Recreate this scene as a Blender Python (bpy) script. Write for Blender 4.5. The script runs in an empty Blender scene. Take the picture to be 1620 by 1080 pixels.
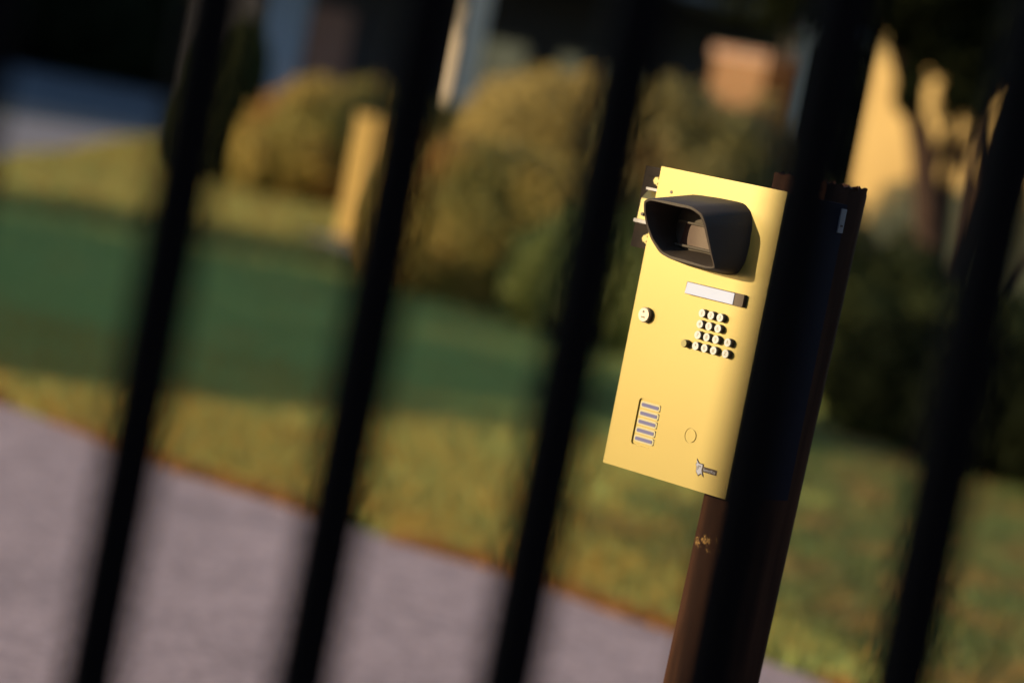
import bpy, bmesh, math, random
import numpy as np
from mathutils import Vector, Matrix

random.seed(7)
rng = np.random.default_rng(11)
R = math.radians
scene = bpy.context.scene
COL = scene.collection

# ------------------------------------------------------------------ camera
PITCH, ROLL, EYE = 0.07847, 0.19298, 1.5
cam_data = bpy.data.cameras.new('camera')
cam = bpy.data.objects.new('camera', cam_data)
COL.objects.link(cam)
cp, sp, cr, sr = math.cos(PITCH), math.sin(PITCH), math.cos(ROLL), math.sin(ROLL)
right, up, fwd = Vector((1, 0, 0)), Vector((0, sp, cp)), Vector((0, cp, -sp))
ex = cr * right + sr * up
ey = -sr * right + cr * up
M = Matrix((ex, ey, -fwd)).transposed().to_4x4()
M.translation = Vector((0, 0, EYE))
cam.matrix_world = M
cam_data.sensor_width = 36.0
cam_data.lens = 100.0
cam_data.clip_start = 0.05
cam_data.clip_end = 600
cam_data.dof.use_dof = True
cam_data.dof.focus_distance = 3.66
cam_data.dof.aperture_fstop = 2.4
scene.camera = cam

# ------------------------------------------------------------------ light
SUN_AZ, SUN_EL = R(71), R(8.5)          # from straight behind the camera round to the left
to_sun = Vector((-math.sin(SUN_AZ) * math.cos(SUN_EL), -math.cos(SUN_AZ) * math.cos(SUN_EL), math.sin(SUN_EL)))
world = bpy.data.worlds.new('World')
scene.world = world
world.use_nodes = True
wn = world.node_tree
sky = wn.nodes.new('ShaderNodeTexSky')
sky.sky_type = 'NISHITA'
sky.sun_disc = False
sky.sun_elevation = SUN_EL
sky.sun_rotation = math.pi + SUN_AZ     # sun at azimuth measured from +Y clockwise
bg = wn.nodes['Background']
wn.links.new(sky.outputs[0], bg.inputs[0])
sky.ozone_density = 2.0
sky.dust_density = 0.3
bg.inputs[1].default_value = 0.15
ld = bpy.data.lights.new('sun', 'SUN')
ld.energy = 3.3
ld.angle = R(0.5)
ld.color = (1.0, 0.75, 0.40)
sun = bpy.data.objects.new('sun', ld)
COL.objects.link(sun)
sun.rotation_euler = to_sun.to_track_quat('Z', 'Y').to_euler()
scene.view_settings.view_transform = 'Standard'
scene.view_settings.look = 'None'
scene.view_settings.exposure = 1.25
scene.view_settings.gamma = 1
scene.cycles.use_denoising = True
scene.cycles.max_bounces = 6

# ------------------------------------------------------------------ helpers
def tag(o, label=None, cat=None, group=None, kind=None):
    if label: o['label'] = label
    if cat: o['category'] = cat
    if group: o['group'] = group
    if kind: o['kind'] = kind
    return o

def link(name, me, mat, parent=None, smooth=False):
    if mat is not None and not me.materials:
        me.materials.append(mat)
    if smooth:
        me.polygons.foreach_set('use_smooth', np.ones(len(me.polygons), bool))
    o = bpy.data.objects.new(name, me)
    COL.objects.link(o)
    if parent is not None:
        o.parent = parent
    return o

def empty(name, loc, rz=0, label=None, cat=None, group=None):
    o = bpy.data.objects.new(name, None)
    COL.objects.link(o)
    o.location = loc
    o.rotation_euler = (0, 0, rz)
    o.empty_display_size = .1
    return tag(o, label, cat, group)

def done(name, bm, mat, parent=None, bevel=0, seg=2, smooth=False, angle=30):
    if bevel:
        es = [e for e in bm.edges if len(e.link_faces) == 2 and e.calc_face_angle(0) > R(angle)]
        bmesh.ops.bevel(bm, geom=es, offset=bevel, segments=seg, profile=.5, affect='EDGES', clamp_overlap=True)
    bmesh.ops.recalc_face_normals(bm, faces=bm.faces)
    me = bpy.data.meshes.new(name)
    bm.to_mesh(me)
    bm.free()
    o = link(name, me, mat, parent)
    if smooth:
        for p in me.polygons: p.use_smooth = True
        try: me.set_sharp_from_angle(angle=R(40))
        except Exception: pass
    return o

def box(bm, x0, x1, y0, y1, z0, z1, mx=None):
    vs = [bm.verts.new((x, y, z)) for x in (x0, x1) for y in (y0, y1) for z in (z0, z1)]
    for f in ((0,1,3,2), (4,6,7,5), (0,4,5,1), (2,3,7,6), (0,2,6,4), (1,5,7,3)):
        bm.faces.new([vs[i] for i in f])
    if mx is not None: bmesh.ops.transform(bm, matrix=mx, verts=vs)
    return vs

def prism(bm, pts, y0, y1):
    """polygon in local x,z pushed along y"""
    a = [bm.verts.new((x, y0, z)) for x, z in pts]
    b = [bm.verts.new((x, y1, z)) for x, z in pts]
    n = len(pts)
    bm.faces.new(a); bm.faces.new(b[::-1])
    for i in range(n):
        bm.faces.new((a[i], b[i], b[(i+1) % n], a[(i+1) % n]))

def disc(cx, cz, r, n=24, rz=None):
    rz = rz or r
    return [(cx + r*math.cos(2*math.pi*i/n), cz + rz*math.sin(2*math.pi*i/n)) for i in range(n)]

def rrect(x0, x1, z0, z1, r, n=5):
    out = []
    for cx, cz, a0 in ((x1-r, z1-r, 0), (x0+r, z1-r, 90), (x0+r, z0+r, 180), (x1-r, z0+r, 270)):
        for k in range(n+1):
            a = R(a0 + 90*k/n)
            out.append((cx + r*math.cos(a), cz + r*math.sin(a)))
    return out

def tube(bm, path, radii, n=10):
    rings = []
    for i, p in enumerate(path):
        p = Vector(p)
        d = (Vector(path[min(i+1, len(path)-1)]) - Vector(path[max(i-1, 0)])).normalized()
        u = d.cross(Vector((.31, .95, .05))).normalized(); w = d.cross(u)
        rings.append([bm.verts.new(p + (u*math.cos(2*math.pi*k/n) + w*math.sin(2*math.pi*k/n))*radii[i]) for k in range(n)])
    for a, b in zip(rings[:-1], rings[1:]):
        for k in range(n):
            bm.faces.new((a[k], a[(k+1) % n], b[(k+1) % n], b[k]))
    bm.faces.new(rings[0][::-1]); bm.faces.new(rings[-1])

# ------------------------------------------------------------------ materials
def mat(name, color, rough=.6, metal=0., spec=.5, noise=None, bump=None, mottle=None):
    """noise=(scale, other colour, low, high)  mottle=(scale, amount)  bump=(scale, strength, dist)"""
    m = bpy.data.materials.new(name); m.use_nodes = True
    nt = m.node_tree; b = nt.nodes['Principled BSDF']
    b.inputs['Base Color'].default_value = (*color, 1)
    b.inputs['Roughness'].default_value = rough
    b.inputs['Metallic'].default_value = metal
    b.inputs['Specular IOR Level'].default_value = spec
    tc = nt.nodes.new('ShaderNodeTexCoord')
    if noise:
        n = nt.nodes.new('ShaderNodeTexNoise'); n.inputs['Scale'].default_value = noise[0]; n.inputs['Detail'].default_value = 6
        nt.links.new(tc.outputs['Object'], n.inputs['Vector'])
        r = nt.nodes.new('ShaderNodeMapRange'); r.inputs[1].default_value = noise[2]; r.inputs[2].default_value = noise[3]
        nt.links.new(n.outputs[0], r.inputs[0])
        mx = nt.nodes.new('ShaderNodeMix'); mx.data_type = 'RGBA'
        mx.inputs[6].default_value = (*color, 1); mx.inputs[7].default_value = (*noise[1], 1)
        nt.links.new(r.outputs[0], mx.inputs[0]); nt.links.new(mx.outputs[2], b.inputs['Base Color'])
    if bump:
        n2 = nt.nodes.new('ShaderNodeTexNoise'); n2.inputs['Scale'].default_value = bump[0]; n2.inputs['Detail'].default_value = 4
        nt.links.new(tc.outputs['Object'], n2.inputs['Vector'])
        bp = nt.nodes.new('ShaderNodeBump'); bp.inputs['Strength'].default_value = bump[1]; bp.inputs['Distance'].default_value = bump[2]
        nt.links.new(n2.outputs[0], bp.inputs['Height']); nt.links.new(bp.outputs[0], b.inputs['Normal'])
    return m

def leaf_mat(name, a, b_, dry=None, dry_scale=.6, lo=.5, hi=.62, rough=.55, trans=.25, spec=.2):
    m = bpy.data.materials.new(name); m.use_nodes = True
    nt = m.node_tree; b = nt.nodes['Principled BSDF']; out = nt.nodes['Material Output']
    at_ = nt.nodes.new('ShaderNodeAttribute'); at_.attribute_name = 'tone'
    mx = nt.nodes.new('ShaderNodeMix'); mx.data_type = 'RGBA'
    mx.inputs[6].default_value = (*a, 1); mx.inputs[7].default_value = (*b_, 1)
    nt.links.new(at_.outputs['Fac'], mx.inputs[0])
    col = mx.outputs[2]
    if dry:
        tc = nt.nodes.new('ShaderNodeTexCoord')
        n = nt.nodes.new('ShaderNodeTexNoise'); n.inputs['Scale'].default_value = dry_scale; n.inputs['Detail'].default_value = 5
        nt.links.new(tc.outputs['Object'], n.inputs['Vector'])
        r = nt.nodes.new('ShaderNodeMapRange'); r.inputs[1].default_value = lo; r.inputs[2].default_value = hi
        nt.links.new(n.outputs[0], r.inputs[0])
        m2 = nt.nodes.new('ShaderNodeMix'); m2.data_type = 'RGBA'
        nt.links.new(r.outputs[0], m2.inputs[0]); nt.links.new(col, m2.inputs[6]); m2.inputs[7].default_value = (*dry, 1)
        col = m2.outputs[2]
    nt.links.new(col, b.inputs['Base Color'])
    b.inputs['Roughness'].default_value = rough
    b.inputs['Specular IOR Level'].default_value = spec
    if trans:
        t = nt.nodes.new('ShaderNodeBsdfTranslucent'); nt.links.new(col, t.inputs[0])
        ms = nt.nodes.new('ShaderNodeMixShader'); ms.inputs[0].default_value = trans
        nt.links.new(b.outputs[0], ms.inputs[1]); nt.links.new(t.outputs[0], ms.inputs[2])
        nt.links.new(ms.outputs[0], out.inputs[0])
    return m

def brick_mat(name, c1, c2, mortar, scale=1.0):
    m = bpy.data.materials.new(name); m.use_nodes = True
    nt = m.node_tree; b = nt.nodes['Principled BSDF']
    tc = nt.nodes.new('ShaderNodeTexCoord')
    sx = nt.nodes.new('ShaderNodeSeparateXYZ'); nt.links.new(tc.outputs['Object'], sx.inputs[0])
    ad = nt.nodes.new('ShaderNodeMath'); nt.links.new(sx.outputs[0], ad.inputs[0]); nt.links.new(sx.outputs[1], ad.inputs[1])
    cx = nt.nodes.new('ShaderNodeCombineXYZ'); nt.links.new(ad.outputs[0], cx.inputs[0]); nt.links.new(sx.outputs[2], cx.inputs[1])
    bt = nt.nodes.new('ShaderNodeTexBrick')
    bt.inputs['Color1'].default_value = (*c1, 1); bt.inputs['Color2'].default_value = (*c2, 1); bt.inputs['Mortar'].default_value = (*mortar, 1)
    bt.inputs['Scale'].default_value = scale; bt.inputs['Mortar Size'].default_value = .01
    bt.inputs['Brick Width'].default_value = .215; bt.inputs['Row Height'].default_value = .075
    nt.links.new(cx.outputs[0], bt.inputs['Vector']); nt.links.new(bt.outputs[0], b.inputs['Base Color'])
    b.inputs['Roughness'].default_value = .85
    return m

GOLD = mat('brushed_brass', (.256, .200, .040), rough=.43, metal=.5, spec=.4)
nt = GOLD.node_tree; b = nt.nodes['Principled BSDF']
tc = nt.nodes.new('ShaderNodeTexCoord'); mp = nt.nodes.new('ShaderNodeMapping'); mp.inputs['Scale'].default_value = (900, 900, 14)
nt.links.new(tc.outputs['Object'], mp.inputs[0])
nz = nt.nodes.new('ShaderNodeTexNoise'); nz.inputs['Scale'].default_value = 1; nz.inputs['Detail'].default_value = 2
nt.links.new(mp.outputs[0], nz.inputs['Vector'])
bp = nt.nodes.new('ShaderNodeBump'); bp.inputs['Strength'].default_value = .12; bp.inputs['Distance'].default_value = .0006
nt.links.new(nz.outputs[0], bp.inputs['Height']); nt.links.new(bp.outputs[0], b.inputs['Normal'])
nz2 = nt.nodes.new('ShaderNodeTexNoise'); nz2.inputs['Scale'].default_value = 9; nz2.inputs['Detail'].default_value = 6
nt.links.new(tc.outputs['Object'], nz2.inputs['Vector'])
b.inputs['Anisotropic'].default_value = .8
tg = nt.nodes.new('ShaderNodeCombineXYZ'); tg.inputs[0].default_value = math.cos(.76455); tg.inputs[1].default_value = -math.sin(.76455)
nt.links.new(tg.outputs[0], b.inputs['Tangent'])
b.inputs['Coat Weight'].default_value = .52; b.inputs['Coat IOR'].default_value = 1.9; b.inputs['Coat Roughness'].default_value = .27
mr = nt.nodes.new('ShaderNodeMapRange'); mr.inputs[3].default_value = .36; mr.inputs[4].default_value = .52
nt.links.new(nz2.outputs[0], mr.inputs[0]); nt.links.new(mr.outputs[0], b.inputs['Roughness'])

BOXBLACK = mat('black_powder_coat', (.005, .0055, .016), rough=.6, spec=.10, bump=(900, .3, .0004))
PLASTIC = mat('black_textured_plastic', (.036, .028, .024), rough=.6, spec=.25, bump=(700, .5, .0006))
BEZEL = mat('black_bezel_plastic', (.04, .022, .016), rough=.5, spec=.3)
SCREEN = mat('pale_display', (.22, .28, .50), rough=.4)
KEY = mat('steel_key', (.24, .26, .30), rough=.35, metal=.2)
KEYSIDE = mat('dark_key_collar', (.035, .02, .016), rough=.5)
DARKKEY = mat('olive_key', (.16, .14, .03), rough=.5)
INK = mat('grey_ink', (.20, .17, .12), rough=.6)
CHROME = mat('chrome_lock', (.30, .28, .26), rough=.3, metal=.7)
LAV = mat('sky_tinted_steel', (.085, .088, .20), rough=.6, spec=.2)  # lavender is sky reflection put into the slot colour
CREAM = mat('cream_slat', (.21, .20, .13), rough=.45, metal=.2)
LOGOW = mat('white_print', (.16, .18, .27), rough=.5)
LOGOB = mat('dark_brown_print', (.02, .010, .006), rough=.5, spec=.2)
GLASS = mat('tinted_camera_window', (.035, .013, .011), rough=.25)
BOLT = mat('brass_bolt', (.20, .175, .075), rough=.4, metal=.5)
BRACKET = mat('brown_black_steel', (.010, .0065, .006), rough=.6, spec=.08, noise=(30, (.018, .011, .008), .5, .65))
STEELPALE = mat('pale_steel', (.20, .20, .24), rough=.4, metal=.3)
FENCE = mat('black_fence_paint', (.0022, .0018, .0025), rough=.7, spec=.04)

POST = mat('worn_brown_post_paint', (.055, .028, .016), rough=.65, spec=.05, bump=(60, .25, .002))
nt = POST.node_tree; b = nt.nodes['Principled BSDF']; tc = nt.nodes.new('ShaderNodeTexCoord')
n1 = nt.nodes.new('ShaderNodeTexNoise'); n1.inputs['Scale'].default_value = 9; n1.inputs['Detail'].default_value = 8
mpp = nt.nodes.new('ShaderNodeMapping'); mpp.inputs['Scale'].default_value = (4, 4, .35); nt.links.new(tc.outputs['Object'], mpp.inputs[0])
nt.links.new(mpp.outputs[0], n1.inputs['Vector'])
r1 = nt.nodes.new('ShaderNodeMapRange'); r1.inputs[1].default_value = .4; r1.inputs[2].default_value = .65
nt.links.new(n1.outputs[0], r1.inputs[0])
m1 = nt.nodes.new('ShaderNodeMix'); m1.data_type = 'RGBA'; m1.inputs[6].default_value = (.022, .0095, .0065, 1); m1.inputs[7].default_value = (.054, .024, .014, 1)
nt.links.new(r1.outputs[0], m1.inputs[0])
# paint chips: scattered, and a rubbed band where a chain has chafed
n2 = nt.nodes.new('ShaderNodeTexNoise'); n2.inputs['Scale'].default_value = 95; n2.inputs['Detail'].default_value = 9; n2.inputs['Roughness'].default_value = .7
nt.links.new(tc.outputs['Object'], n2.inputs['Vector'])
sx = nt.nodes.new('ShaderNodeSeparateXYZ'); nt.links.new(tc.outputs['Object'], sx.inputs[0])
def band(z, w):
    a = nt.nodes.new('ShaderNodeMath'); a.operation = 'SUBTRACT'; nt.links.new(sx.outputs[2], a.inputs[0]); a.inputs[1].default_value = z
    c = nt.nodes.new('ShaderNodeMath'); c.operation = 'ABSOLUTE'; nt.links.new(a.outputs[0], c.inputs[0])
    r = nt.nodes.new('ShaderNodeMapRange'); r.inputs[1].default_value = w; r.inputs[2].default_value = w*.3; nt.links.new(c.outputs[0], r.inputs[0])
    return r.outputs[0]
dt = nt.nodes.new('ShaderNodeVectorMath'); dt.operation = 'DOT_PRODUCT'; dt.inputs[1].default_value = (math.cos(.76455), -math.sin(.76455), 0)
nt.links.new(tc.outputs['Object'], dt.inputs[0])
lt = nt.nodes.new('ShaderNodeMath'); lt.operation = 'LESS_THAN'; lt.inputs[1].default_value = .22847*math.cos(.76455) - 3.69006*math.sin(.76455) + .045
nt.links.new(dt.outputs['Value'], lt.inputs[0])
bd = nt.nodes.new('ShaderNodeMath'); bd.operation = 'MAXIMUM'
nt.links.new(band(.985, .022), bd.inputs[0]); nt.links.new(band(1.53, .03), bd.inputs[1])
thr = nt.nodes.new('ShaderNodeMapRange'); thr.inputs[3].default_value = .725; thr.inputs[4].default_value = .53
nt.links.new(bd.outputs[0], thr.inputs[0])
sb = nt.nodes.new('ShaderNodeMath'); sb.operation = 'SUBTRACT'; nt.links.new(n2.outputs[0], sb.inputs[0]); nt.links.new(thr.outputs[0], sb.inputs[1])
ml = nt.nodes.new('ShaderNodeMath'); ml.operation = 'MULTIPLY'; ml.use_clamp = True; nt.links.new(sb.outputs[0], ml.inputs[0]); ml.inputs[1].default_value = 30
m2 = nt.nodes.new('ShaderNodeMix'); m2.data_type = 'RGBA'; m2.inputs[7].default_value = (.26, .16, .065, 1)
mk = nt.nodes.new('ShaderNodeMath'); mk.operation = 'MULTIPLY'; nt.links.new(ml.outputs[0], mk.inputs[0]); nt.links.new(lt.outputs[0], mk.inputs[1])
nt.links.new(mk.outputs[0], m2.inputs[0]); nt.links.new(m1.outputs[2], m2.inputs[6]); nt.links.new(m2.outputs[2], b.inputs['Base Color'])

PAVE = mat('worn_drive_paving', (.49, .345, .33), rough=.95, spec=.1, noise=(1.3, (.38, .27, .26), .35, .7), bump=(120, 1.0, .012))
nt = PAVE.node_tree; b = nt.nodes['Principled BSDF']; src = b.inputs['Base Color'].links[0].from_socket
tc = nt.nodes.new('ShaderNodeTexCoord'); vo = nt.nodes.new('ShaderNodeTexVoronoi'); vo.inputs['Scale'].default_value = 70
nt.links.new(tc.outputs['Object'], vo.inputs['Vector'])
sg = nt.nodes.new('ShaderNodeSeparateColor'); nt.links.new(vo.outputs['Color'], sg.inputs[0])
gr_ = nt.nodes.new('ShaderNodeMapRange'); gr_.inputs[3].default_value = .68; gr_.inputs[4].default_value = 1.26; nt.links.new(sg.outputs[0], gr_.inputs[0])
n3 = nt.nodes.new('ShaderNodeTexNoise'); n3.inputs['Scale'].default_value = 9; n3.inputs['Detail'].default_value = 8; nt.links.new(tc.outputs['Object'], n3.inputs['Vector'])
g3r = nt.nodes.new('ShaderNodeMapRange'); g3r.inputs[1].default_value = .3; g3r.inputs[2].default_value = .7; g3r.inputs[3].default_value = .85; g3r.inputs[4].default_value = 1.12; nt.links.new(n3.outputs[0], g3r.inputs[0])
mm = nt.nodes.new('ShaderNodeMath'); mm.operation = 'MULTIPLY'; nt.links.new(gr_.outputs[0], mm.inputs[0]); nt.links.new(g3r.outputs[0], mm.inputs[1])
vm = nt.nodes.new('ShaderNodeVectorMath'); vm.operation = 'SCALE'; nt.links.new(src, vm.inputs[0]); nt.links.new(mm.outputs[0], vm.inputs['Scale']); nt.links.new(vm.outputs[0], b.inputs['Base Color'])
ROAD = mat('asphalt', (.034, .037, .048), rough=.9, spec=.1, noise=(.4, (.045, .048, .06), .4, .6))
WALKM = mat('pale_walk', (.25, .20, .20), rough=.9, noise=(1.2, (.20, .16, .16), .4, .6))
LAWN = mat('lawn_soil', (.16, .22, .07), rough=.95, noise=(.5, (.18, .20, .06), .5, .66))
GRASS = leaf_mat('grass_blades', (.29, .335, .108), (.35, .395, .12), dry=(.40, .32, .09), dry_scale=1.6, lo=.52, hi=.7, trans=.3)
SHADE_TINT = leaf_mat('shade_tinted_blades', (.085, .13, .05), (.14, .17, .055), dry=(.24, .16, .06), dry_scale=2.6, lo=.5, hi=.62, trans=.25)  # lawn shade at the right, put into the blade colour
STRAW = leaf_mat('straw_blades', (.42, .23, .045), (.33, .21, .04), trans=.3)
DRYG = leaf_mat('dry_orange_grass', (.42, .20, .05), (.22, .12, .05), trans=.25)
STRAW2 = leaf_mat('brown_straw_blades', (.26, .16, .04), (.20, .15, .04), trans=.2)
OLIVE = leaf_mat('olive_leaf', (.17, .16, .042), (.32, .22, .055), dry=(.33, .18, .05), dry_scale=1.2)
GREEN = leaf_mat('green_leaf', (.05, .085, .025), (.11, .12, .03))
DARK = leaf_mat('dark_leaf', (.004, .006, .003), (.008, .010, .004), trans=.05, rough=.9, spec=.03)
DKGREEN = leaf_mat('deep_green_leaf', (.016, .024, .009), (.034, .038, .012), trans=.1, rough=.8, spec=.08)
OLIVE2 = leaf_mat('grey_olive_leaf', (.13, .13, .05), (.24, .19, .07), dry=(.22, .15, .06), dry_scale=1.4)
GOLDLEAF = leaf_mat('golden_leaf', (.29, .225, .075), (.42, .30, .095))
BARK = mat('grey_brown_bark', (.040, .024, .019), rough=.9, spec=.1, noise=(6, (.026, .016, .014), .45, .65), bump=(40, .5, .01))
DBARK = mat('dark_bark', (.05, .035, .028), rough=.9, bump=(20, .6, .02))
SIDING = mat('charcoal_siding', (.022, .022, .028), rough=.9, spec=.1)
CURTAIN = mat('pale_blue_curtain', (.15, .20, .30), rough=.8)
STUCCO = mat('cream_stucco', (.52, .36, .145), rough=.9, noise=(1.5, (.43, .29, .115), .4, .65), bump=(60, .4, .006))
WHITE = mat('white_trim_paint', (.36, .31, .27), rough=.6)
ROOF = mat('dark_shingle', (.03, .028, .028), rough=.9, noise=(8, (.05, .045, .04), .4, .6))
DOORM = mat('maroon_door', (.10, .035, .03), rough=.5)
PANE = mat('window_glass', (.03, .04, .06), rough=.08, spec=.8)
YELLOW = mat('yellow_paint', (.33, .20, .026), rough=.6, noise=(5, (.27, .16, .02), .45, .65))
BRICK = brick_mat('orange_brick', (.20, .095, .036), (.155, .068, .028), (.16, .105, .06))
BRICK2 = brick_mat('red_brick', (.26, .10, .06), (.20, .075, .05), (.34, .30, .26))
STONE = mat('grey_cap_stone', (.35, .33, .30), rough=.9)

# ------------------------------------------------------------------ ground
def sheet(name, pts, z, m, kind='structure', cuts=0):
    bm = bmesh.new()
    bm.faces.new([bm.verts.new((x, y, z)) for x, y in pts])
    if cuts: bmesh.ops.subdivide_edges(bm, edges=bm.edges, cuts=cuts)
    o = done(name, bm, m)
    if o.data.polygons[0].normal.z < 0: o.data.flip_normals()
    return tag(o, kind=kind)

sheet('ground', [(-220, -60), (220, -60), (220, 320), (-220, 320)], 0, LAWN)

EDGE = [(-14, 21.2), (-6.5, 14.9), (-4, 12.85), (-1.92, 11.06), (-1.17, 10.26), (-.44, 9.75), (.13, 9.33), (.55, 8.92), (1.03, 8.55), (1.64, 7.91), (4, 5.9), (9, 1.6), (16, -4.4)]
def edge_y(x):
    return np.interp(x, [p[0] for p in EDGE], [p[1] for p in EDGE])
xs = np.linspace(-14, 16, 240)
wob = .04*np.sin(xs*3.1) + .025*np.sin(xs*7.7+1) + .012*np.sin(xs*19)
sheet('driveway', [(float(x), float(edge_y(x)+w)) for x, w in zip(xs, wob)] + [(16, -14), (-14, -14)], .008, PAVE)
sheet('road', [(-90, 130), (-16, 59), (-8.2, 43.6), (-6.1, 47), (-3, 44), (4, 46.5), (60, 40), (60, 74), (4, 80), (-8, 90), (-90, 170)], .006, ROAD)
SIDE = [(-30, 20), (-5.6, 27.5), (-5.8, 34.6), (-6.35, 42.7), (-6.2, 46.2), (-8.2, 43.0), (-16, 58), (-60, 100)]
sheet('sidewalk', SIDE, .012, WALKM)
sheet('path', [(-2.35, 26.6), (-1.5, 24.9), (-.35, 22.4), (-.05, 22.9), (-1.05, 25.6), (-1.7, 27.6)], .010, WALKM)

# ------------------------------------------------------------------ blades and leaves
def tone_mesh(name, verts, faces_n, k, tones):
    """verts (n*k,3) as n separate k-gons"""
    me = bpy.data.meshes.new(name)
    n = faces_n
    me.vertices.add(n*k); me.loops.add(n*k); me.polygons.add(n)
    me.vertices.foreach_set('co', np.ascontiguousarray(verts, np.float32).ravel())
    me.loops.foreach_set('vertex_index', np.arange(n*k, dtype=np.int32))
    me.polygons.foreach_set('loop_start', np.arange(0, n*k, k, dtype=np.int32))
    me.polygons.foreach_set('loop_total', np.full(n, k, np.int32))
    me.update(calc_edges=True)
    a = me.attributes.new('tone', 'FLOAT', 'FACE')
    a.data.foreach_set('value', np.ascontiguousarray(tones, np.float32))
    return me

def blades(name, pts, h, w, m, lean=.35):
    n = len(pts)
    ang = rng.uniform(0, 2*np.pi, n); la = rng.uniform(0, 2*np.pi, n)
    hh = h*rng.uniform(.55, 1.25, n); ww = w*rng.uniform(.7, 1.3, n)
    d = np.stack([np.cos(ang), np.sin(ang), np.zeros(n)], 1)*ww[:, None]*.5
    tip = np.stack([np.cos(la)*lean*hh*rng.uniform(.2, 1.4, n), np.sin(la)*lean*hh*rng.uniform(.2, 1.4, n), hh], 1)
    base = np.concatenate([pts, np.zeros((n, 1))], 1)
    v = np.stack([base-d, base+d, base+tip*[.55, .55, .62]+d*.75, base+tip, base+tip*[.55, .55, .62]-d*.75], 1)
    me = tone_mesh(name, v.reshape(-1, 3), n, 5, rng.uniform(0, 1, n))
    return tag(link(name, me, m), kind='stuff')

def scatter(n, y0, y1, half):
    y = rng.uniform(y0, y1, n); x = rng.uniform(-1, 1, n)*(y*half + 2.6)
    wx = np.interp(y, [20, 27.5, 34.6, 42.7, 46.2], [-30, -5.6, -5.8, -6.35, -6.2])
    keep = (y > edge_y(x) + .02) & (x > wx + .05)
    pxl = np.interp(y, [22.4, 24.9, 26.6], [-.35, -1.5, -2.3]); keep &= ~((y > 22.4) & (y < 27.4) & (x > pxl) & (x < pxl + .85))
    return np.stack([x, y], 1)[keep]

g1 = scatter(330000, 7.2, 17, .185)
g2 = scatter(120000, 17, 32, .185)
g3 = scatter(30000, 32, 46, .17)
# right-hand blades: longer tufts, with dappled shade put into a darker olive colour
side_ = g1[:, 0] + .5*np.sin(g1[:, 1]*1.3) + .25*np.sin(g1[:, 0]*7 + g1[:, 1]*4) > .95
blades('grass', g1[~side_], .062, .007, GRASS)
blades('grass', g1[side_], .075, .008, SHADE_TINT, lean=.5)
blades('grass', g2, .075, .014, GRASS)
# straw-coloured blades, thickest near the drive and again far back
q_ = scatter(150000, 7.2, 14.5, .185)
dd = q_[:, 1] - edge_y(q_[:, 0])
nz_ = np.sin(q_[:, 0]*5.1 + q_[:, 1]*2.3) + np.sin(q_[:, 0]*2.2 - q_[:, 1]*4.7 + 1)
blades('straw', q_[rng.random(len(q_)) < np.clip(.95 - dd*.17 + nz_*.12, 0.03, 1)*(1 - .75*np.clip((q_[:, 0]-.5)/.7, 0, 1))], .075, .007, STRAW, lean=.45)  # thinned at the right, part of the shade put into the grass
q_ = scatter(60000, 22, 46, .17)
blades('straw', q_, .09, .03, STRAW2, lean=.45)
blades('grass', g3, .08, .03, GRASS)
ex_ = rng.uniform(-3, 4, 14000)
off = np.abs(rng.normal(0, .055, 14000)) - .05
dp = np.stack([ex_ , edge_y(ex_) + .04*np.sin(ex_*3.1) + .025*np.sin(ex_*7.7+1) + off], 1)
cl = (np.sin(ex_*4.3)+np.sin(ex_*9.1+2) + rng.uniform(-1.2, 1.2, 14000)) > -.6
blades('dry_grass', dp[cl], .05, .008, DRYG, lean=.7)

def leaf_cloud(lobes, n, size, shell=.35, fill=.25, aspect=.55, rough_amp=.08):
    """lobes: list of (centre, radii).  Leaf-sized quads through an uneven shell of each lobe."""
    vol = np.array([r[0]*r[1] + r[0]*r[2] + r[1]*r[2] for c, r in lobes]); vol = vol/vol.sum()
    V, T = [], []
    for (c, r), f in zip(lobes, vol):
        k = int(n*f)
        d = rng.normal(size=(k, 3)); d /= np.linalg.norm(d, axis=1)[:, None]
        # uneven surface from a few random waves
        wv = np.zeros(k)
        for _ in range(7):
            q = rng.normal(size=3)*rng.uniform(2, 7); wv += np.sin(d @ q + rng.uniform(0, 6.28))
        rad = 1 + rough_amp*wv/2.2
        s = np.where(rng.random(k) < fill, rng.random(k)**.5*.8, 1 - shell*rng.random(k)**1.6)
        s = s + rng.exponential(.03, k)*(rng.random(k) < .25)
        p = np.array(c) + d*np.array(r)*(rad*s)[:, None]
        nrm = d*.8 + rng.normal(size=(k, 3))*.6; nrm /= np.linalg.norm(nrm, axis=1)[:, None]
        t = np.cross(nrm, rng.normal(size=(k, 3))); t /= np.linalg.norm(t, axis=1)[:, None]
        b_ = np.cross(nrm, t)
        sz = size*rng.uniform(.6, 1.35, k)[:, None]
        V.append(np.stack([p - t*sz, p + b_*sz*aspect, p + t*sz, p - b_*sz*aspect], 1))
        cl_ = np.zeros(k)
        for _ in range(4):
            q = rng.normal(size=3)*3; cl_ += np.sin(p @ q + rng.uniform(0, 6.28))
        T.append(np.clip(.5 + cl_*.14 + rng.normal(0, .22, k), 0, 1))
    V = np.concatenate(V); V[:, :, 2] = np.maximum(V[:, :, 2], .01)
    return V.reshape(-1, 3), len(V), np.concatenate(T)

def stems(base, tips, r0, m, name, parent):
    bm = bmesh.new()
    for t in tips:
        b0 = Vector((0, 0, 0)); t = Vector(t)
        mid = (b0+t)*.5 + Vector((random.uniform(-.06, .06), random.uniform(-.06, .06), .04))*t.length
        tube(bm, [b0, mid, t], [r0, r0*.7, r0*.35], 7)
    return done(name, bm, m, parent, smooth=True)

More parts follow.
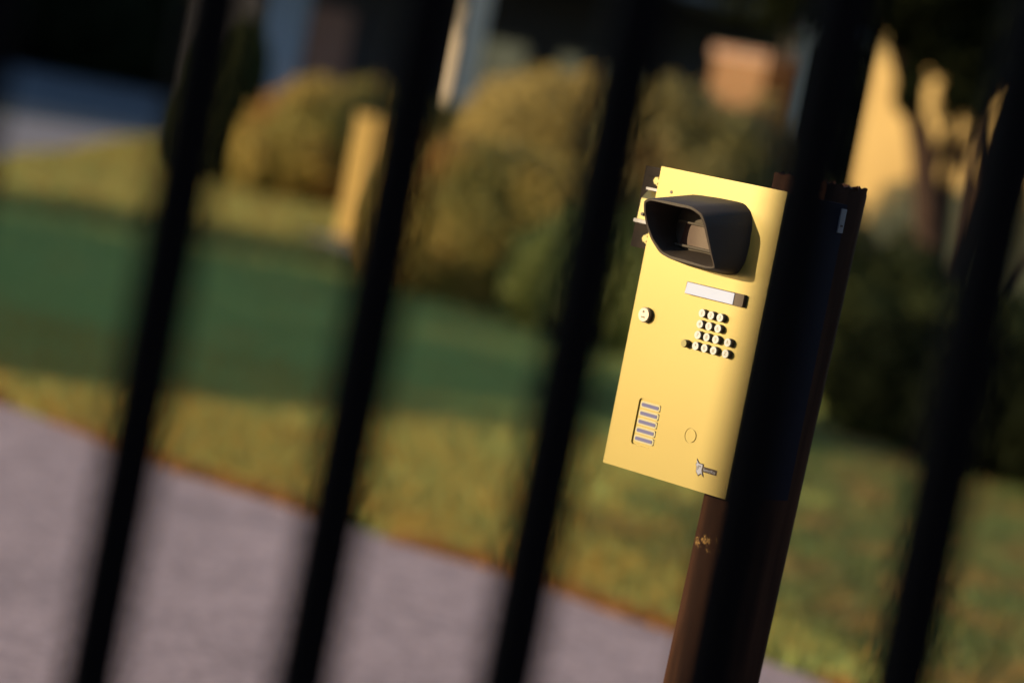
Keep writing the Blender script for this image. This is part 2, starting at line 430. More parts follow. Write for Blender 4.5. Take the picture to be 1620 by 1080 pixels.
def bush(name, loc, lobes, n, size, m, label, cat='bush', group=None, r0=.04, **kw):
    root = empty(name, loc, 0, label, cat, group)
    v, k, t = leaf_cloud(lobes, n, size, **kw)
    link('foliage', tone_mesh('foliage', v, k, 4, t), m, root)
    stems(loc, [Vector(c)*.95 for c, r in lobes] + [Vector((c[0]+r[0]*.4, c[1], c[2])) for c, r in lobes], r0, DBARK, 'stem', root)
    return root

def tree(name, loc, h0, crown, n, size, m, label, r0=.2, bark=None, group=None, cat='tree', **kw):
    """crown: lobes relative to the foot; h0 where limbs leave the trunk"""
    root = empty(name, loc, 0, label, cat, group)
    bm = bmesh.new()
    top = max(c[2] for c, r in crown)
    tube(bm, [(0, 0, 0), (.05, .02, h0*.5), (-.03, .04, h0), (0, 0, top)], [r0*1.25, r0, r0*.85, r0*.3], 12)
    for c, r in crown:
        s = Vector((0, 0, h0*random.uniform(.8, 1.05)))
        tube(bm, [s, (s+Vector(c))*.5 + Vector((0, 0, .2)), c], [r0*.5, r0*.35, r0*.12], 8)
    done('trunk', bm, bark or DBARK, root, smooth=True)
    v, k, t = leaf_cloud(crown, n, size, **kw)
    link('crown', tone_mesh('crown', v, k, 4, t), m, root)
    return root

# ------------------------------------------------------------------ entry phone (local: x right along the face, -y out of the face, z up, origin at plate centre)
TH = 0.76455
CX, CY, CZ = 0.22847, 3.69006, 1.26947
D = .1285
ROOTZ = CZ
phone = empty('entry_phone', (CX, CY, CZ), -TH, 'brass-faced gate entry phone with hooded camera and keypad, fixed to the leaning post', 'entry phone')

bm = bmesh.new(); box(bm, -.1055, .1068, .0052, D, -.197, .1975)
encl = done('enclosure', bm, BOXBLACK, phone, bevel=.0025)

def boolean(o, cutter):
    md = o.modifiers.new('cut', 'BOOLEAN'); md.operation = 'DIFFERENCE'; md.solver = 'EXACT'; md.object = cutter
    bpy.context.view_layer.update()
    dg = bpy.context.evaluated_depsgraph_get()
    me = bpy.data.meshes.new_from_object(o.evaluated_get(dg))
    o.modifiers.clear(); old = o.data; o.data = me; me.name = old.name
    bpy.data.objects.remove(cutter)

# face plate: a shallow tray, edges rolled back
bm = bmesh.new(); box(bm, -.1085, .1085, -.001, .005, -.2, .2)
plate = done('face_plate', bm, GOLD, phone, bevel=.0028, seg=4, smooth=True)
plate.data.update()
cz_ = bmesh.new(); prism(cz_, rrect(-.067, -.0272, -.165, -.1035, .004), -.03, .0022)
c1 = done('cutter', cz_, None, phone); boolean(plate, c1)
cz_ = bmesh.new(); prism(cz_, disc(.0316, -.1334, .0102, 32), -.03, -.0002)
c1 = done('cutter', cz_, None, phone); boolean(plate, c1)
try: plate.data.set_sharp_from_angle(angle=R(25))
except Exception: pass
F = -.001       # y of the front face

bm = bmesh.new(); prism(bm, disc(.0316, -.1334, .0088, 32), F-.0004, .0004)
done('microphone_button', bm, GOLD, phone, bevel=.0006)
bm = bmesh.new(); prism(bm, disc(-.0827, .1694, .0022, 12), F-.0008, .002)
done('screw', bm, KEYSIDE, phone)

# speaker louvres
sg = done('speaker_grille', (lambda b_: (prism(b_, rrect(-.0665, -.0277, -.1646, -.1039, .0038), .0014, .0032), b_)[1])(bmesh.new()), GOLD, phone)
for k, zc in enumerate((-.111, -.1224, -.1336, -.1451, -.1562)):
    bm = bmesh.new(); prism(bm, rrect(-.0635, -.0285, zc-.0044, zc+.0044, .0035), -.0008, .0016)
    s_ = done('slat', bm, CREAM, sg, bevel=.0009)
    bm = bmesh.new(); prism(bm, rrect(-.0610, -.0310, zc-.0024, zc+.0022, .0018), -.0014, .0)
    done('slat_opening', bm, LAV, sg)

# display
bm = bmesh.new(); prism(bm, rrect(-.0205, .0785, .0445, .0605, .0016, 3), -.0075, .0)
disp = done('display', bm, BEZEL, phone, bevel=.0007)
bm = bmesh.new(); prism(bm, [(-.0200, .0452), (.0628, .0450), (.0628, .0596), (-.0186, .0600)], -.0084, -.0070)
done('screen', bm, SCREEN, disp)

def text_mesh(s, size, ext=.0002):
    cu = bpy.data.curves.new('lettering', 'FONT'); cu.body = s; cu.size = size; cu.extrude = ext
    cu.align_x = 'CENTER'; cu.align_y = 'CENTER'; cu.resolution_u = 4
    o = bpy.data.objects.new('lettering', cu); COL.objects.link(o)
    bpy.context.view_layer.update()
    me = bpy.data.meshes.new_from_object(o.evaluated_get(bpy.context.evaluated_depsgraph_get()))
    bpy.data.objects.remove(o)
    me.transform(Matrix.Rotation(R(90), 4, 'X'))
    return me

# keypad
cols = (.0162, .0316, .0472); rows = (.0249, .0106, -.0038, -.0183)
keys = [(cols[i], rows[j], '123456789*0#'[j*3+i]) for j in range(4) for i in range(3)] + [(.0677, -.0037, 'A'), (.0677, -.0184, 'Z')]
for x, z, ch in keys:
    bm = bmesh.new(); prism(bm, disc(x, z, .0056, 20), -.0066, .0)
    kb = done('key', bm, KEYSIDE, phone, smooth=True)
    bm = bmesh.new(); prism(bm, disc(x, z, .0053, 20), -.0092, -.0062)
    done('key_cap', bm, KEY, kb, bevel=.0010, smooth=True)
    me = text_mesh(ch, .0068)
    t_ = link('numeral', me, INK, kb); t_.location = (x, -.0093, z)
bm = bmesh.new(); prism(bm, disc(-.0034, -.0187, .0052, 20), -.0090, .0)
kb = done('call_button', bm, KEYSIDE, phone, smooth=True)
bm = bmesh.new(); prism(bm, disc(-.0034, -.0187, .0048, 20), -.0102, -.0088)
done('button_cap', bm, DARKKEY, kb, bevel=.0006)

# lock
bm = bmesh.new(); prism(bm, disc(-.0816, .0045, .0102, 28), -.0072, .0)
lk = done('cam_lock', bm, KEYSIDE, phone, bevel=.001, smooth=True)
bm = bmesh.new(); prism(bm, disc(-.0816, .0045, .0090, 28), -.0092, -.0066)
done('lock_face', bm, CHROME, lk, bevel=.0012, smooth=True)
bm = bmesh.new(); prism(bm, rrect(-.0850, -.0782, .0005, .0022, .0006, 2), -.0096, -.0090); prism(bm, disc(-.0825, .0085, .0017, 12), -.0096, -.0090)
done('keyhole', bm, KEYSIDE, lk)

# maker's badge: white flag shape with a dark tag and lettering
flag = [(.0503, -.1612), (.0550, -.1652), (.0612, -.1650), (.0620, -.1672), (.0612, -.1718), (.0640, -.1786), (.0612, -.1764), (.0572, -.1796), (.0530, -.1752), (.0526, -.1690), (.0500, -.1672), (.0520, -.1655)]
fb = [(.0500, -.1592), (.0556, -.1641), (.0630, -.1639), (.0634, -.1675), (.0624, -.1718), (.0668, -.1806), (.0614, -.1774), (.0573, -.1811), (.0520, -.1758), (.0517, -.1692), (.0490, -.1668), (.0510, -.1650)]
bm = bmesh.new(); prism(bm, fb, F-.0006, .0); prism(bm, rrect(.0615, .0868, -.1742, -.1672, .001, 3), F-.00045, .0)
badge = done('badge', bm, LOGOB, phone)
bm = bmesh.new(); prism(bm, flag, F-.0010, F-.0004); done('badge_flag', bm, LOGOW, badge)
bm = bmesh.new()
for x, z in ((.0548, -.1680), (.0567, -.1680), (.0586, -.1680), (.0546, -.1702), (.0562, -.1702), (.0544, -.1726)):
    prism(bm, rrect(x-.0006, x+.0006, z-.0007, z+.0007, .0002, 2), F-.0012, F-.0008)
done('badge_squares', bm, LOGOB, badge)
t_ = link('badge_lettering', text_mesh('SentryKey', .0050), LOGOW, badge); t_.location = (.0743, F-.0007, -.1708)

# camera hood -------------------------------------------------
def resample(pts, n):
    p = np.array(pts); q = np.vstack([p, p[:1]])
    d = np.r_[0, np.cumsum(np.linalg.norm(np.diff(q, axis=0), axis=1))]
    s = np.linspace(0, d[-1], n, endpoint=False)
    return np.stack([np.interp(s, d, q[:, i]) for i in range(p.shape[1])], 1)

def smooth_loop(P, it=2):
    for _ in range(it):
        P = .5*P + .25*np.roll(P, 1, 0) + .25*np.roll(P, -1, 0)
    return P
# matching corners, clockwise from the top left: base outline on the plate and front rim (x, z, out)
HBASE = [(-.047, .1726), (0, .1750), (.043, .1752), (.0575, .166), (.0635, .150), (.0655, .125), (.0640, .102), (.056, .085), (.040, .0795), (0, .0790), (-.036, .0800), (-.053, .088), (-.062, .105), (-.065, .125), (-.063, .150), (-.057, .165)]
front = [(-.050, .1580, .079), (-.012, .1594, .0785), (.024, .1592, .078), (.0405, .1525, .0755), (.0470, .1400, .0715), (.0505, .1250, .066), (.0550, .1040, .058), (.0600, .0868, .0515), (.0440, .0845, .050), (.005, .0848, .050), (-.020, .0858, .0505), (-.038, .0905, .0525), (-.0525, .1055, .058), (-.0600, .1230, .0645), (-.0625, .1400, .071), (-.0600, .1530, .077)]
def dens(P, k=4):
    P = np.array(P); out = []
    for i in range(len(P)):
        for j in range(k): out.append(P[i]*(1-j/k) + P[(i+1) % len(P)]*(j/k))
    return smooth_loop(np.array(out), 1)
B3 = dens([(x, z, .0) for x, z in HBASE]); F3 = dens(front)
def shrink(P, t):
    c = P.mean(0); q = P.copy()
    d = P[:, :2] - c[:2]; L = np.linalg.norm(d, axis=1)[:, None]
    q[:, :2] = P[:, :2] - d/L*t
    return q
bm = bmesh.new()
n = len(B3)
I3 = shrink(F3, .0046); I3[:, 2] -= .0002
Bi = shrink(B3, .0115); Bi[:, 2] = .012
Bi[:, 1] = .100 + (Bi[:, 1] - Bi[:, 1].min())/(Bi[:, 1].max() - Bi[:, 1].min())*.060
F3b = F3.copy(); F3b[:, 2] -= .0012; F3o = shrink(F3, .0008); F3i = shrink(F3, .0042)
loops = [B3, B3*.5+F3b*.5, F3b, F3o, F3i, shrink(F3b, .0050), Bi*.5 + shrink(F3b, .0052)*.5, Bi]
rings = [[bm.verts.new((p[0], -p[2], p[1])) for p in L] for L in loops]
for a, b_ in zip(rings[:-1], rings[1:]):
    for k in range(n):
        bm.faces.new((a[k], a[(k+1) % n], b_[(k+1) % n], b_[k]))
bm.faces.new(rings[-1])
hood = done('camera_hood', bm, PLASTIC, phone, smooth=True)
# window frame deep inside the hood
bm = bmesh.new()
prism(bm, [(-.046, .1345), (.050, .1345), (.050, .1370), (-.046, .1370)], -.0190, -.0116)
done('window_ledge', bm, PLASTIC, hood, bevel=.0008)
bm = bmesh.new()
prism(bm, [(-.044, .1040), (.048, .1040), (.048, .1068), (-.044, .1068)], -.0200, -.0116)
done('window_ledge', bm, PLASTIC, hood, bevel=.0008)
bm = bmesh.new(); prism(bm, [(-.040, .1070), (.048, .1070), (.048, .1343), (-.036, .1343)], -.0135, -.0116)
done('camera_window', bm, GLASS, hood)

# hasp on the side of the enclosure
bm = bmesh.new(); box(bm, .1066, .1088, D-.012, D-.0015, .160, .1915)
hs = done('hasp', bm, STEELPALE, phone, bevel=.0008)
bm = bmesh.new(); prism(bm, [(.1086, .168), (.1094, .168), (.1094, .1705), (.1086, .1705)], D-.009, D-.0045); done('hasp_slot', bm, KEYSIDE, hs)

# ------------------------------------------------------------------ leaning post
W = .0935
post = empty('steel_post', (0, 0, 0), 0, 'square brown-black steel post with chipped paint behind the entry phone', 'post')
pm = Matrix.Translation((CX, CY, 0)) @ Matrix.Rotation(-TH, 4, 'Z')
LE = math.tan(R(1.25))
bm = bmesh.new()
zs = np.r_[np.linspace(.012, CZ+.196, 40), np.linspace(CZ+.200, CZ+.2215, 8)]
def px(z): return -.0325 + (z-CZ)*LE
rings = []
for z in zs:
    x0 = px(z); y0 = D+.0012; r_ = .006
    pts = resample(rrect(x0, x0+W, y0, y0+W, r_, 3), 72)
    k_ = max(0, (z-zs[-4])/(zs[-1]-zs[-4]))
    pts = [(x+random.uniform(-.0022, .0015)*k_, y+random.uniform(-.0022, .0015)*k_) for x, y in pts]
    rings.append([bm.verts.new((x, y, z)) for x, y in pts])
for a, b_ in zip(rings[:-1], rings[1:]):
    for k in range(len(a)):
        bm.faces.new((a[k], a[(k+1) % len(a)], b_[(k+1) % len(a)], b_[k]))
# open, ragged top: inner wall going down
top = rings[-1]
for v in top: v.co.z += random.choice((random.uniform(-.0035, .001), random.uniform(-.001, .0035)))
x0 = px(zs[-1]); inn = [bm.verts.new((x, y, zs[-1]-.001)) for x, y in resample(rrect(x0+.005, x0+W-.005, D+.0062, D+W-.0038, .004, 3), 72)]
low = [bm.verts.new((v.co.x, v.co.y, v.co.z-.12)) for v in inn]
for a, b_ in ((top, inn), (inn, low)):
    for k in range(len(a)):
        bm.faces.new((a[k], a[(k+1) % len(a)], b_[(k+1) % len(a)], b_[k]))
bm.faces.new(low)
bmesh.ops.transform(bm, matrix=pm, verts=bm.verts)
done('tube', bm, POST, post, smooth=True)
bm = bmesh.new(); x0 = px(0); prism(bm, [(x0-.05, 0), (x0+W+.05, 0), (x0+W+.05, .012), (x0-.05, .012)], D-.05, D+W+.05)
bmesh.ops.transform(bm, matrix=pm @ Matrix.Translation((0, 0, .008)), verts=bm.verts)
done('base_plate', bm, POST, post, bevel=.002)

# ------------------------------------------------------------------ key switch bracket left of the phone
kb = empty('key_switch', (CX, CY, CZ), -TH, 'small brass key switch on a dark steel bracket beside the entry phone', 'key switch')
bm = bmesh.new()
box(bm, -.1635, -.1062, .030, .036, .0870, .1965)                     # web facing out
box(bm, -.1635, -.1600, .0362, .075, .0870, .1965); 
box(bm, -.1598, -.1062, .0362, .075, .1930, .1965)
done('bracket', bm, BRACKET, kb, bevel=.0012)
bm = bmesh.new(); box(bm, -.1575, -.1062, .0262, .0298, .1845, .1962)
done('bracket_lip', bm, BRACKET, kb, bevel=.0015)
for z in (.1795, .1010):
    bm = bmesh.new(); prism(bm, disc(-.1335, z, .0052, 6), .022, .0299); prism(bm, disc(-.1335, z, .0068, 16), .0275, .0298)
    done('bolt', bm, BOLT, kb, bevel=.0008)
bm = bmesh.new()
a = [(-.1490, .1255), (-.112, .1255), (-.112, .1655), (-.1500, .1655)]
vs0 = [bm.verts.new((x, .0295, z)) for x, z in a]
vs1 = [bm.verts.new((x, .016 if z < .14 else .018, z - (0 if z < .14 else .012))) for x, z in a]
bm.faces.new(vs0[::-1]); bm.faces.new(vs1)
for k in range(4): bm.faces.new((vs0[k], vs1[k], vs1[(k+1) % 4], vs0[(k+1) % 4]))
done('switch_body', bm, BOLT, kb, bevel=.0018)
bm = bmesh.new(); box(bm, -.1520, -.112, .013, .0296, .1205, .1252)
done('body_lip', bm, STEELPALE, kb, bevel=.0008)
bm = bmesh.new(); box(bm, -.145, -.112, .018, .0296, .1657, .1690)
done('body_lip', bm, STEELPALE, kb, bevel=.0008)
bm = bmesh.new(); prism(bm, disc(-.1395, .1325, .0024, 10), .0135, .0165); done('keyhole', bm, KEYSIDE, kb)

# ------------------------------------------------------------------ fence
fence = empty('metal_fence', (0, 0, 0), 0, 'black metal picket fence blurred close to the camera', 'fence')
def fence_pt(k):      # k = picket index, the second picket in view is 1
    d0 = Vector((-.1843, 1.48)); st = Vector((.1086, .0242))
    return d0 + st*k
bmr = bmesh.new()
a, c = fence_pt(-14), fence_pt(22)
ang = math.atan2(c.y-a.y, c.x-a.x)
for z in (.22, 1.98):
    mx = Matrix.Translation((a.x, a.y, z)) @ Matrix.Rotation(ang, 4, 'Z')
    box(bmr, 0, (c-a).length, -.019, .019, -.019, .019, mx)
rail = done('rail', bmr, FENCE, fence, bevel=.002)
for k in range(-13, 22):
    p = fence_pt(k)
    bm = bmesh.new()
    mx = Matrix.Translation((p.x, p.y, 0)) @ Matrix.Rotation(ang, 4, 'Z')
    q = .0152
    for z0, z1 in ((.07, .2), (.24, 1.96), (2.0, 2.14)):
        box(bm, -q, q, -q, q, z0, z1, mx)
    done('picket', bm, FENCE, fence, bevel=.0035, seg=3)

# brick pier added out of view to shade the pickets
pier = empty('shade_pier', (-2.55, .42, 0), ang, 'tall red brick gate pier added out of view to shade the black metal fence', 'gate pier')
bm = bmesh.new(); box(bm, -.55, .55, -.55, .55, 0, 2.55); done('shaft', bm, BRICK2, pier)
bm = bmesh.new(); box(bm, -.62, .62, -.62, .62, 2.552, 2.66); done('cap', bm, STONE, pier, bevel=.02)

# ------------------------------------------------------------------ shrubs in view
bush('shrub', (-.1, 21.2, 0), [((-.30, 0, .58), (.66, .7, .70)), ((.28, .1, .66), (.72, .8, .60)), ((-.55, .2, .62), (.5, .7, .66)), ((-.75, .6, .55), (.45, .7, .62)), ((.0, .3, .86), (.75, .6, .42))],
     60000, .028, OLIVE, 'large olive shrub sunlit on its left, behind the lawn, nearest the path')
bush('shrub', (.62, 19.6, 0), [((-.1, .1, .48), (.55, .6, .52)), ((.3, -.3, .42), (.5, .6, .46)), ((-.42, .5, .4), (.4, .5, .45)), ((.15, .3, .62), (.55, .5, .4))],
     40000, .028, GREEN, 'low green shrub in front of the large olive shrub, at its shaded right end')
bush('shrub', (-2.55, 32.6, 0), [((0, 0, .75), (.8, .8, .72)), ((.5, .2, .85), (.75, .8, .72)), ((-.6, .1, .5), (.55, .7, .55)), ((1.1, .3, .8), (.65, .7, .72))],
     40000, .045, OLIVE, 'low spreading brownish shrub behind the yellow cabinet at the lawn corner')
bush('shrub', (-.05, 27.5, 0), [((-.12, 0, 1.18), (.66, .8, .84)), ((.32, 0, 1.22), (.62, .7, .84)), ((-.5, .1, .95), (.42, .6, .7)), ((0, .1, .6), (.9, .8, .7))],
     50000, .035, GOLDLEAF, 'rounded golden shrub just right of the white porch pillar, behind the large olive shrub')
bush('shrub', (1.22, 23.2, 0), [((0, 0, 1.1), (.7, .8, .85)), ((-.42, 0, 1.35), (.42, .6, .68)), ((.45, .1, 1.1), (.5, .6, .85)), ((.1, 0, .5), (.85, .8, .6))],
     38000, .04, OLIVE2, 'tall green shrub standing behind the top of the entry phone')
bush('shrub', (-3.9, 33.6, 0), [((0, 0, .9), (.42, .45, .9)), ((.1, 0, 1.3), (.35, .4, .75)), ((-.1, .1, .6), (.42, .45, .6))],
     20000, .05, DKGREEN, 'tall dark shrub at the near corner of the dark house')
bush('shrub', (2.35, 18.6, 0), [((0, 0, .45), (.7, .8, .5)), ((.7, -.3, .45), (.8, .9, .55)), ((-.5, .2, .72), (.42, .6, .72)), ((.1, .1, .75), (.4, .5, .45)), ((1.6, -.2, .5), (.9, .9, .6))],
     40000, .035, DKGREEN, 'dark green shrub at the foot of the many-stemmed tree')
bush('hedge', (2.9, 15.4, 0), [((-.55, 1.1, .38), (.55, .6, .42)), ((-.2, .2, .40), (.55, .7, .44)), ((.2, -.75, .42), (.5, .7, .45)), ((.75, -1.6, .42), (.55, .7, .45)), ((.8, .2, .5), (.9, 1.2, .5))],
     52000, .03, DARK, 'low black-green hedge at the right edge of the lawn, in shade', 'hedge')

# ------------------------------------------------------------------ yellow cabinet
yc = empty('utility_cabinet', (-1.54, 27.0, 0), R(-24), 'upright yellow cabinet standing on the lawn beside the large olive shrub', 'cabinet')
bm = bmesh.new(); box(bm, -.22, .22, -.2, .2, .06, 1.18); done('body', bm, YELLOW, yc, bevel=.015)
bm = bmesh.new(); box(bm, -.235, .235, -.215, .215, 1.182, 1.22); done('lid', bm, YELLOW, yc, bevel=.015)
bm = bmesh.new(); box(bm, -.15, .15, -.212, -.2005, .14, 1.08); d_ = done('door', bm, YELLOW, yc, bevel=.004)
bm = bmesh.new(); box(bm, .10, .13, -.235, -.2125, .62, .74); done('handle', bm, BOLT, d_, bevel=.004)
bm = bmesh.new(); box(bm, -.235, .235, -.215, .215, 0, .058); done('plinth', bm, ROOF, yc)

# ------------------------------------------------------------------ house at the left with a porch (front turned away from the sun)
ha = R(34)
h1 = empty('porch_house', (-1.35, 35.6, 0), ha, 'shaded dark house with a white porch pillar beyond the shrubs', 'house')
bm = bmesh.new(); box(bm, -1.55, 7.0, 2.4, 4.2, 0, 3.4); box(bm, 1.5, 7.0, 4.2, 9, 0, 3.4); done('wall', bm, SIDING, h1)
bm = bmesh.new()
vs = [(-1.9, -.4, 3.42), (7.4, -.4, 3.42), (7.4, 4.6, 3.42), (-1.9, 4.6, 3.42), (.4, 2.1, 5.0), (5.2, 2.1, 5.0)]
vv = [bm.verts.new(v) for v in vs]
for f in ((0, 1, 5, 4), (1, 2, 5), (2, 3, 4, 5), (3, 0, 4), (3, 2, 1, 0)): bm.faces.new([vv[i] for i in f])
done('roof', bm, ROOF, h1)
bm = bmesh.new(); box(bm, -1.55, 7.0, -.3, 2.398, 0, .25); done('porch_floor', bm, STONE, h1)
for x in (0, 5.4):
    bm = bmesh.new(); box(bm, x-.2, x+.2, -.2, .2, .32, 3.2); p_ = done('porch_pillar', bm, WHITE, h1, bevel=.01)
    bm = bmesh.new(); box(bm, x-.26, x+.26, -.26, .26, .252, .318); done('pillar_base', bm, WHITE, p_, bevel=.01)
    bm = bmesh.new(); box(bm, x-.26, x+.26, -.26, .26, 3.202, 3.4); done('pillar_cap', bm, WHITE, p_, bevel=.01)
bm = bmesh.new(); box(bm, -.85, -.2, 2.36, 2.397, .26, 2.4); d_ = done('door', bm, DOORM, h1, bevel=.006)
bm = bmesh.new(); box(bm, -.32, -.28, 2.31, 2.358, 1.2, 1.34); done('handle', bm, BOLT, d_)
bm = bmesh.new(); box(bm, -1.54, -.86, 2.35, 2.397, .85, 2.7); w_ = done('window', bm, ROOF, h1, bevel=.006)
bm = bmesh.new(); box(bm, -1.50, -.90, 2.335, 2.348, .92, 2.62); done('pane', bm, CURTAIN, w_)
for x in (1.9, 3.7):
    bm = bmesh.new(); box(bm, x-.7, x+.7, 2.35, 2.397, .95, 2.5); w_ = done('window', bm, ROOF, h1, bevel=.006)
    bm = bmesh.new(); box(bm, x-.62, x-.02, 2.335, 2.348, 1.03, 2.42); box(bm, x+.02, x+.62, 2.335, 2.348, 1.03, 2.42); done('pane', bm, PANE, w_)

# ------------------------------------------------------------------ cream house at the right, front turned to the sun
h2 = empty('stucco_house', (2.55, 24.6, 0), R(-24), 'cream stucco house lit by low sun behind the many-stemmed tree', 'house')
bm = bmesh.new(); box(bm, .0, 9, 0, 7, 0, 4.2); done('wall', bm, STUCCO, h2)
bm = bmesh.new()
vv = [bm.verts.new(v) for v in [(-.5, -.5, 4.22), (9.6, -.5, 4.22), (9.6, 7.5, 4.22), (-.5, 7.5, 4.22), (2, 3.5, 6.6), (7.5, 3.5, 6.6)]]
for f in ((0, 1, 5, 4), (1, 2, 5), (2, 3, 4, 5), (3, 0, 4), (3, 2, 1, 0)): bm.faces.new([vv[i] for i in f])
done('roof', bm, ROOF, h2)
bm = bmesh.new(); box(bm, 3.6, 5.4, -.03, -.002, 1.0, 2.5); w_ = done('window', bm, WHITE, h2, bevel=.006)
bm = bmesh.new(); box(bm, 3.7, 4.47, -.045, -.031, 1.08, 2.42); box(bm, 4.53, 5.3, -.045, -.031, 1.08, 2.42); done('pane', bm, PANE, w_)
bm = bmesh.new(); box(bm, 0, 9, -.05, -.002, 0, .35); done('plinth', bm, STONE, h2)

bp_ = empty('brick_pillar', (1.90, 28.6, 0), R(-40), 'orange brick pillar glowing in the sun above the tall green shrub', 'pillar')
bm = bmesh.new(); box(bm, -.32, .32, -.32, .32, 0, 2.45); done('shaft', bm, BRICK, bp_)
bm = bmesh.new(); box(bm, -.35, .35, -.35, .35, 2.452, 2.55); done('cap', bm, BRICK2, bp_, bevel=.015)

# ------------------------------------------------------------------ many-stemmed tree before the cream house
ms = empty('many_stemmed_tree', (2.75, 19.6, 0), 0, 'brown-barked many-stemmed tree spreading like a vase before the cream wall', 'tree')
bm = bmesh.new()
stem = [([(.10, 0, 0), (.12, 0, .6), (-.02, .05, 1.12), (-.15, .05, 1.58), (-.33, .1, 2.03), (-.54, .1, 2.43), (-.8, .1, 3.1)], .115),
        ([(.16, 0, 0), (.18, .02, .5), (.20, .0, .9), (.27, -.05, 1.48), (.36, -.05, 2.06), (.45, -.1, 2.6), (.7, -.1, 3.4)], .115),
        ([(.14, .06, 0), (.12, .08, .6), (.05, .12, 1.05), (.01, .2, 1.65), (-.03, .2, 2.1), (-.1, .2, 2.9)], .07),
        ([(.08, .1, 0), (.02, .15, .7), (-.12, .25, 1.3), (-.24, .35, 1.8), (-.30, .45, 2.4), (-.3, .5, 3.0)], .06),
        ([(.2, -.1, 0), (.24, -.1, .6), (.16, -.15, 1.1), (.12, -.2, 1.6), (.16, -.2, 2.2), (.2, -.2, 2.9)], .05),
        ([(.2, -.05, 0), (.28, -.05, .5), (.5, -.1, 1.1), (.85, -.15, 1.7), (1.3, -.2, 2.6)], .05)]
for pth, r_ in stem:
    tube(bm, pth, [r_*(1.15 - .75*i/(len(pth)-1)) for i in range(len(pth))], 10)
for pth, r_ in stem[:3]:
    p = Vector(pth[3])
    for k in range(3):
        q = p + Vector((random.uniform(-.4, .4), random.uniform(-.3, .3), random.uniform(.4, .8)))
        tube(bm, [p, (p+q)/2 + Vector((0, 0, .05)), q], [r_*.4, r_*.3, .006], 6)
done('trunk', bm, BARK, ms, smooth=True)
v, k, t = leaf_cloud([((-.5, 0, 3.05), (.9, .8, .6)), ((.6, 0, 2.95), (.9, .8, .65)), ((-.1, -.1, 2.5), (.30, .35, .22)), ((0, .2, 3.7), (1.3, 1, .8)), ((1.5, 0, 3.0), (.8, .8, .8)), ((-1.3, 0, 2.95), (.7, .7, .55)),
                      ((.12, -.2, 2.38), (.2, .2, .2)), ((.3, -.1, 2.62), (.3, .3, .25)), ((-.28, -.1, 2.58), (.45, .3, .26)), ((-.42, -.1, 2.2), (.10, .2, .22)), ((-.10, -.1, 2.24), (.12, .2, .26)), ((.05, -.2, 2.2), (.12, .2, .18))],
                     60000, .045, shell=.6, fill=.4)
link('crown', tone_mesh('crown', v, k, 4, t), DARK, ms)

# ------------------------------------------------------------------ dark evergreens beyond, and trees to the left that cast the shade
def conifer(loc, h, r, n, size, label, m=None, group=None):
    lob = []
    for i in range(7):
        f = i/6.
        lob.append(((random.uniform(-.15, .15)*r, random.uniform(-.15, .15)*r, h*(.12 + .78*f)), (r*(1-.72*f), r*(1-.72*f), h*.14)))
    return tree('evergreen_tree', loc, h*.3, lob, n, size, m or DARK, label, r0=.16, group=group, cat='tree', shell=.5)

for i in range(17):
    x = -46 + i*4.4 + random.uniform(-1, 1)
    conifer((x, 96 + random.uniform(-3, 3), 0), random.uniform(10, 13), 4.4, 8000, .42, 'tall dark evergreen in the shaded row beyond the road', group='dark evergreens beyond the road')
# screen of trees far left (casts the long shade over the road)
for i in range(8):
    conifer((-31 + random.uniform(-1, 1), 46 + i*7.5, 0), random.uniform(9, 11), 4.4, 6000, .42, 'tall evergreen in the screen left of the road', group='evergreens left of the road')
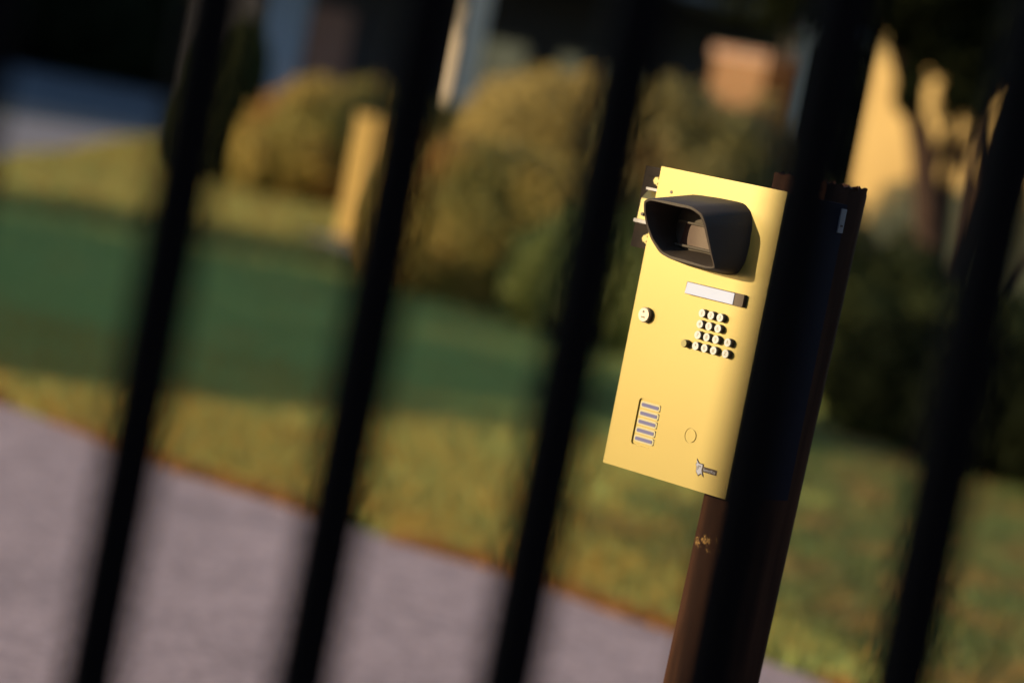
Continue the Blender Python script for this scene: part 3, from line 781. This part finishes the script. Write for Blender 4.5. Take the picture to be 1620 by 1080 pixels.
# high-crowned trees, left of the lawn
for i, (x, y, hb) in enumerate([(-18, 8.8, 6.8), (-18, 14, 6.8), (-18.5, 19.6, 6.1), (-18.5, 25.2, 5.4), (-19.5, 31.3, 5.3), (-19, 37, 5.5)]):
    lob = [((random.uniform(-.6, .6) + dx, dy, hb + 1.9 + dz), (2.1, 2.1, 1.9)) for dx, dy, dz in ((0, -1.9, 0), (0, 1.9, .1), (.8, 0, .8), (-.8, 0, 1.6), (0, 0, 2.8))]
    tree('shade_tree', (x, y, 0), hb*.8, lob, 12000, .2, GREEN, 'tall high-crowned broadleaf tree left of the lawn', r0=.22, group='high-crowned trees left of the lawn', shell=.6, fill=.5)
for (x, y, hh, ry, lbl) in [(-8.2, 13.0, 1.85, 2.1, 'low clipped shrub first in the row left of the lawn'), (-8.2, 17.1, 1.55, 2.6, 'low clipped shrub second in the row left of the lawn'), (-8.2, 20.95, 2.8, 1.4, 'tallest clipped shrub in the row left of the lawn')]:
    bush('hedge_shrub', (x, y, 0), [((0, -ry*.45, hh*.5), (.8, ry*.62, hh*.46)), ((0, ry*.45, hh*.48), (.8, ry*.62, hh*.47)), ((0, 0, hh*.4), (.9, ry, hh*.42)), ((.2, ry*.2, hh*.8), (.5, ry*.3, hh*.26)), ((-.2, -ry*.35, hh*.82), (.4, ry*.2, hh*.26))], 15000, .06, GREEN, lbl, 'shrub', shell=.7, fill=.4, rough_amp=.22)
bush('hedge_shrub', (-8.2, 10.4, 0), [((0, -.1, .62), (.8, .9, .7)), ((0, .5, .75), (.8, .6, .7))], 9000, .06, GREEN, 'smallest clipped shrub, at the drive end of the row left of the lawn', 'shrub', shell=.5, fill=.5)
for i in range(12):
    bush('hedge_shrub', (-44 + i*6 + random.uniform(-.5, .5), 90 + random.uniform(-1, 1), 0), [((0, 0, 1.4), (3.3, 1.6, 1.6)), ((1.2, .3, 1.8), (2.2, 1.6, 1.5))], 5000, .3, DARK, 'wide black-green shrub in the row along the far side of the road', 'shrub', group='shrubs along the far side of the road', shell=.5, fill=.5)
# evergreens added unseen right of and behind the camera to cut fill light
for x, y, h, r_ in ((5.2, 2.6, 6, 1.7), (4.6, -1.5, 7, 1.9), (3.2, -5.5, 8, 2.2), (-.5, -8, 8, 2.4), (7.5, 6.5, 7, 1.9)):
    conifer((x, y, 0), h, r_, 9000, .16, 'broad dark evergreen added out of view on the near side of the drive, to cut fill light', group='evergreens added to cut fill light')
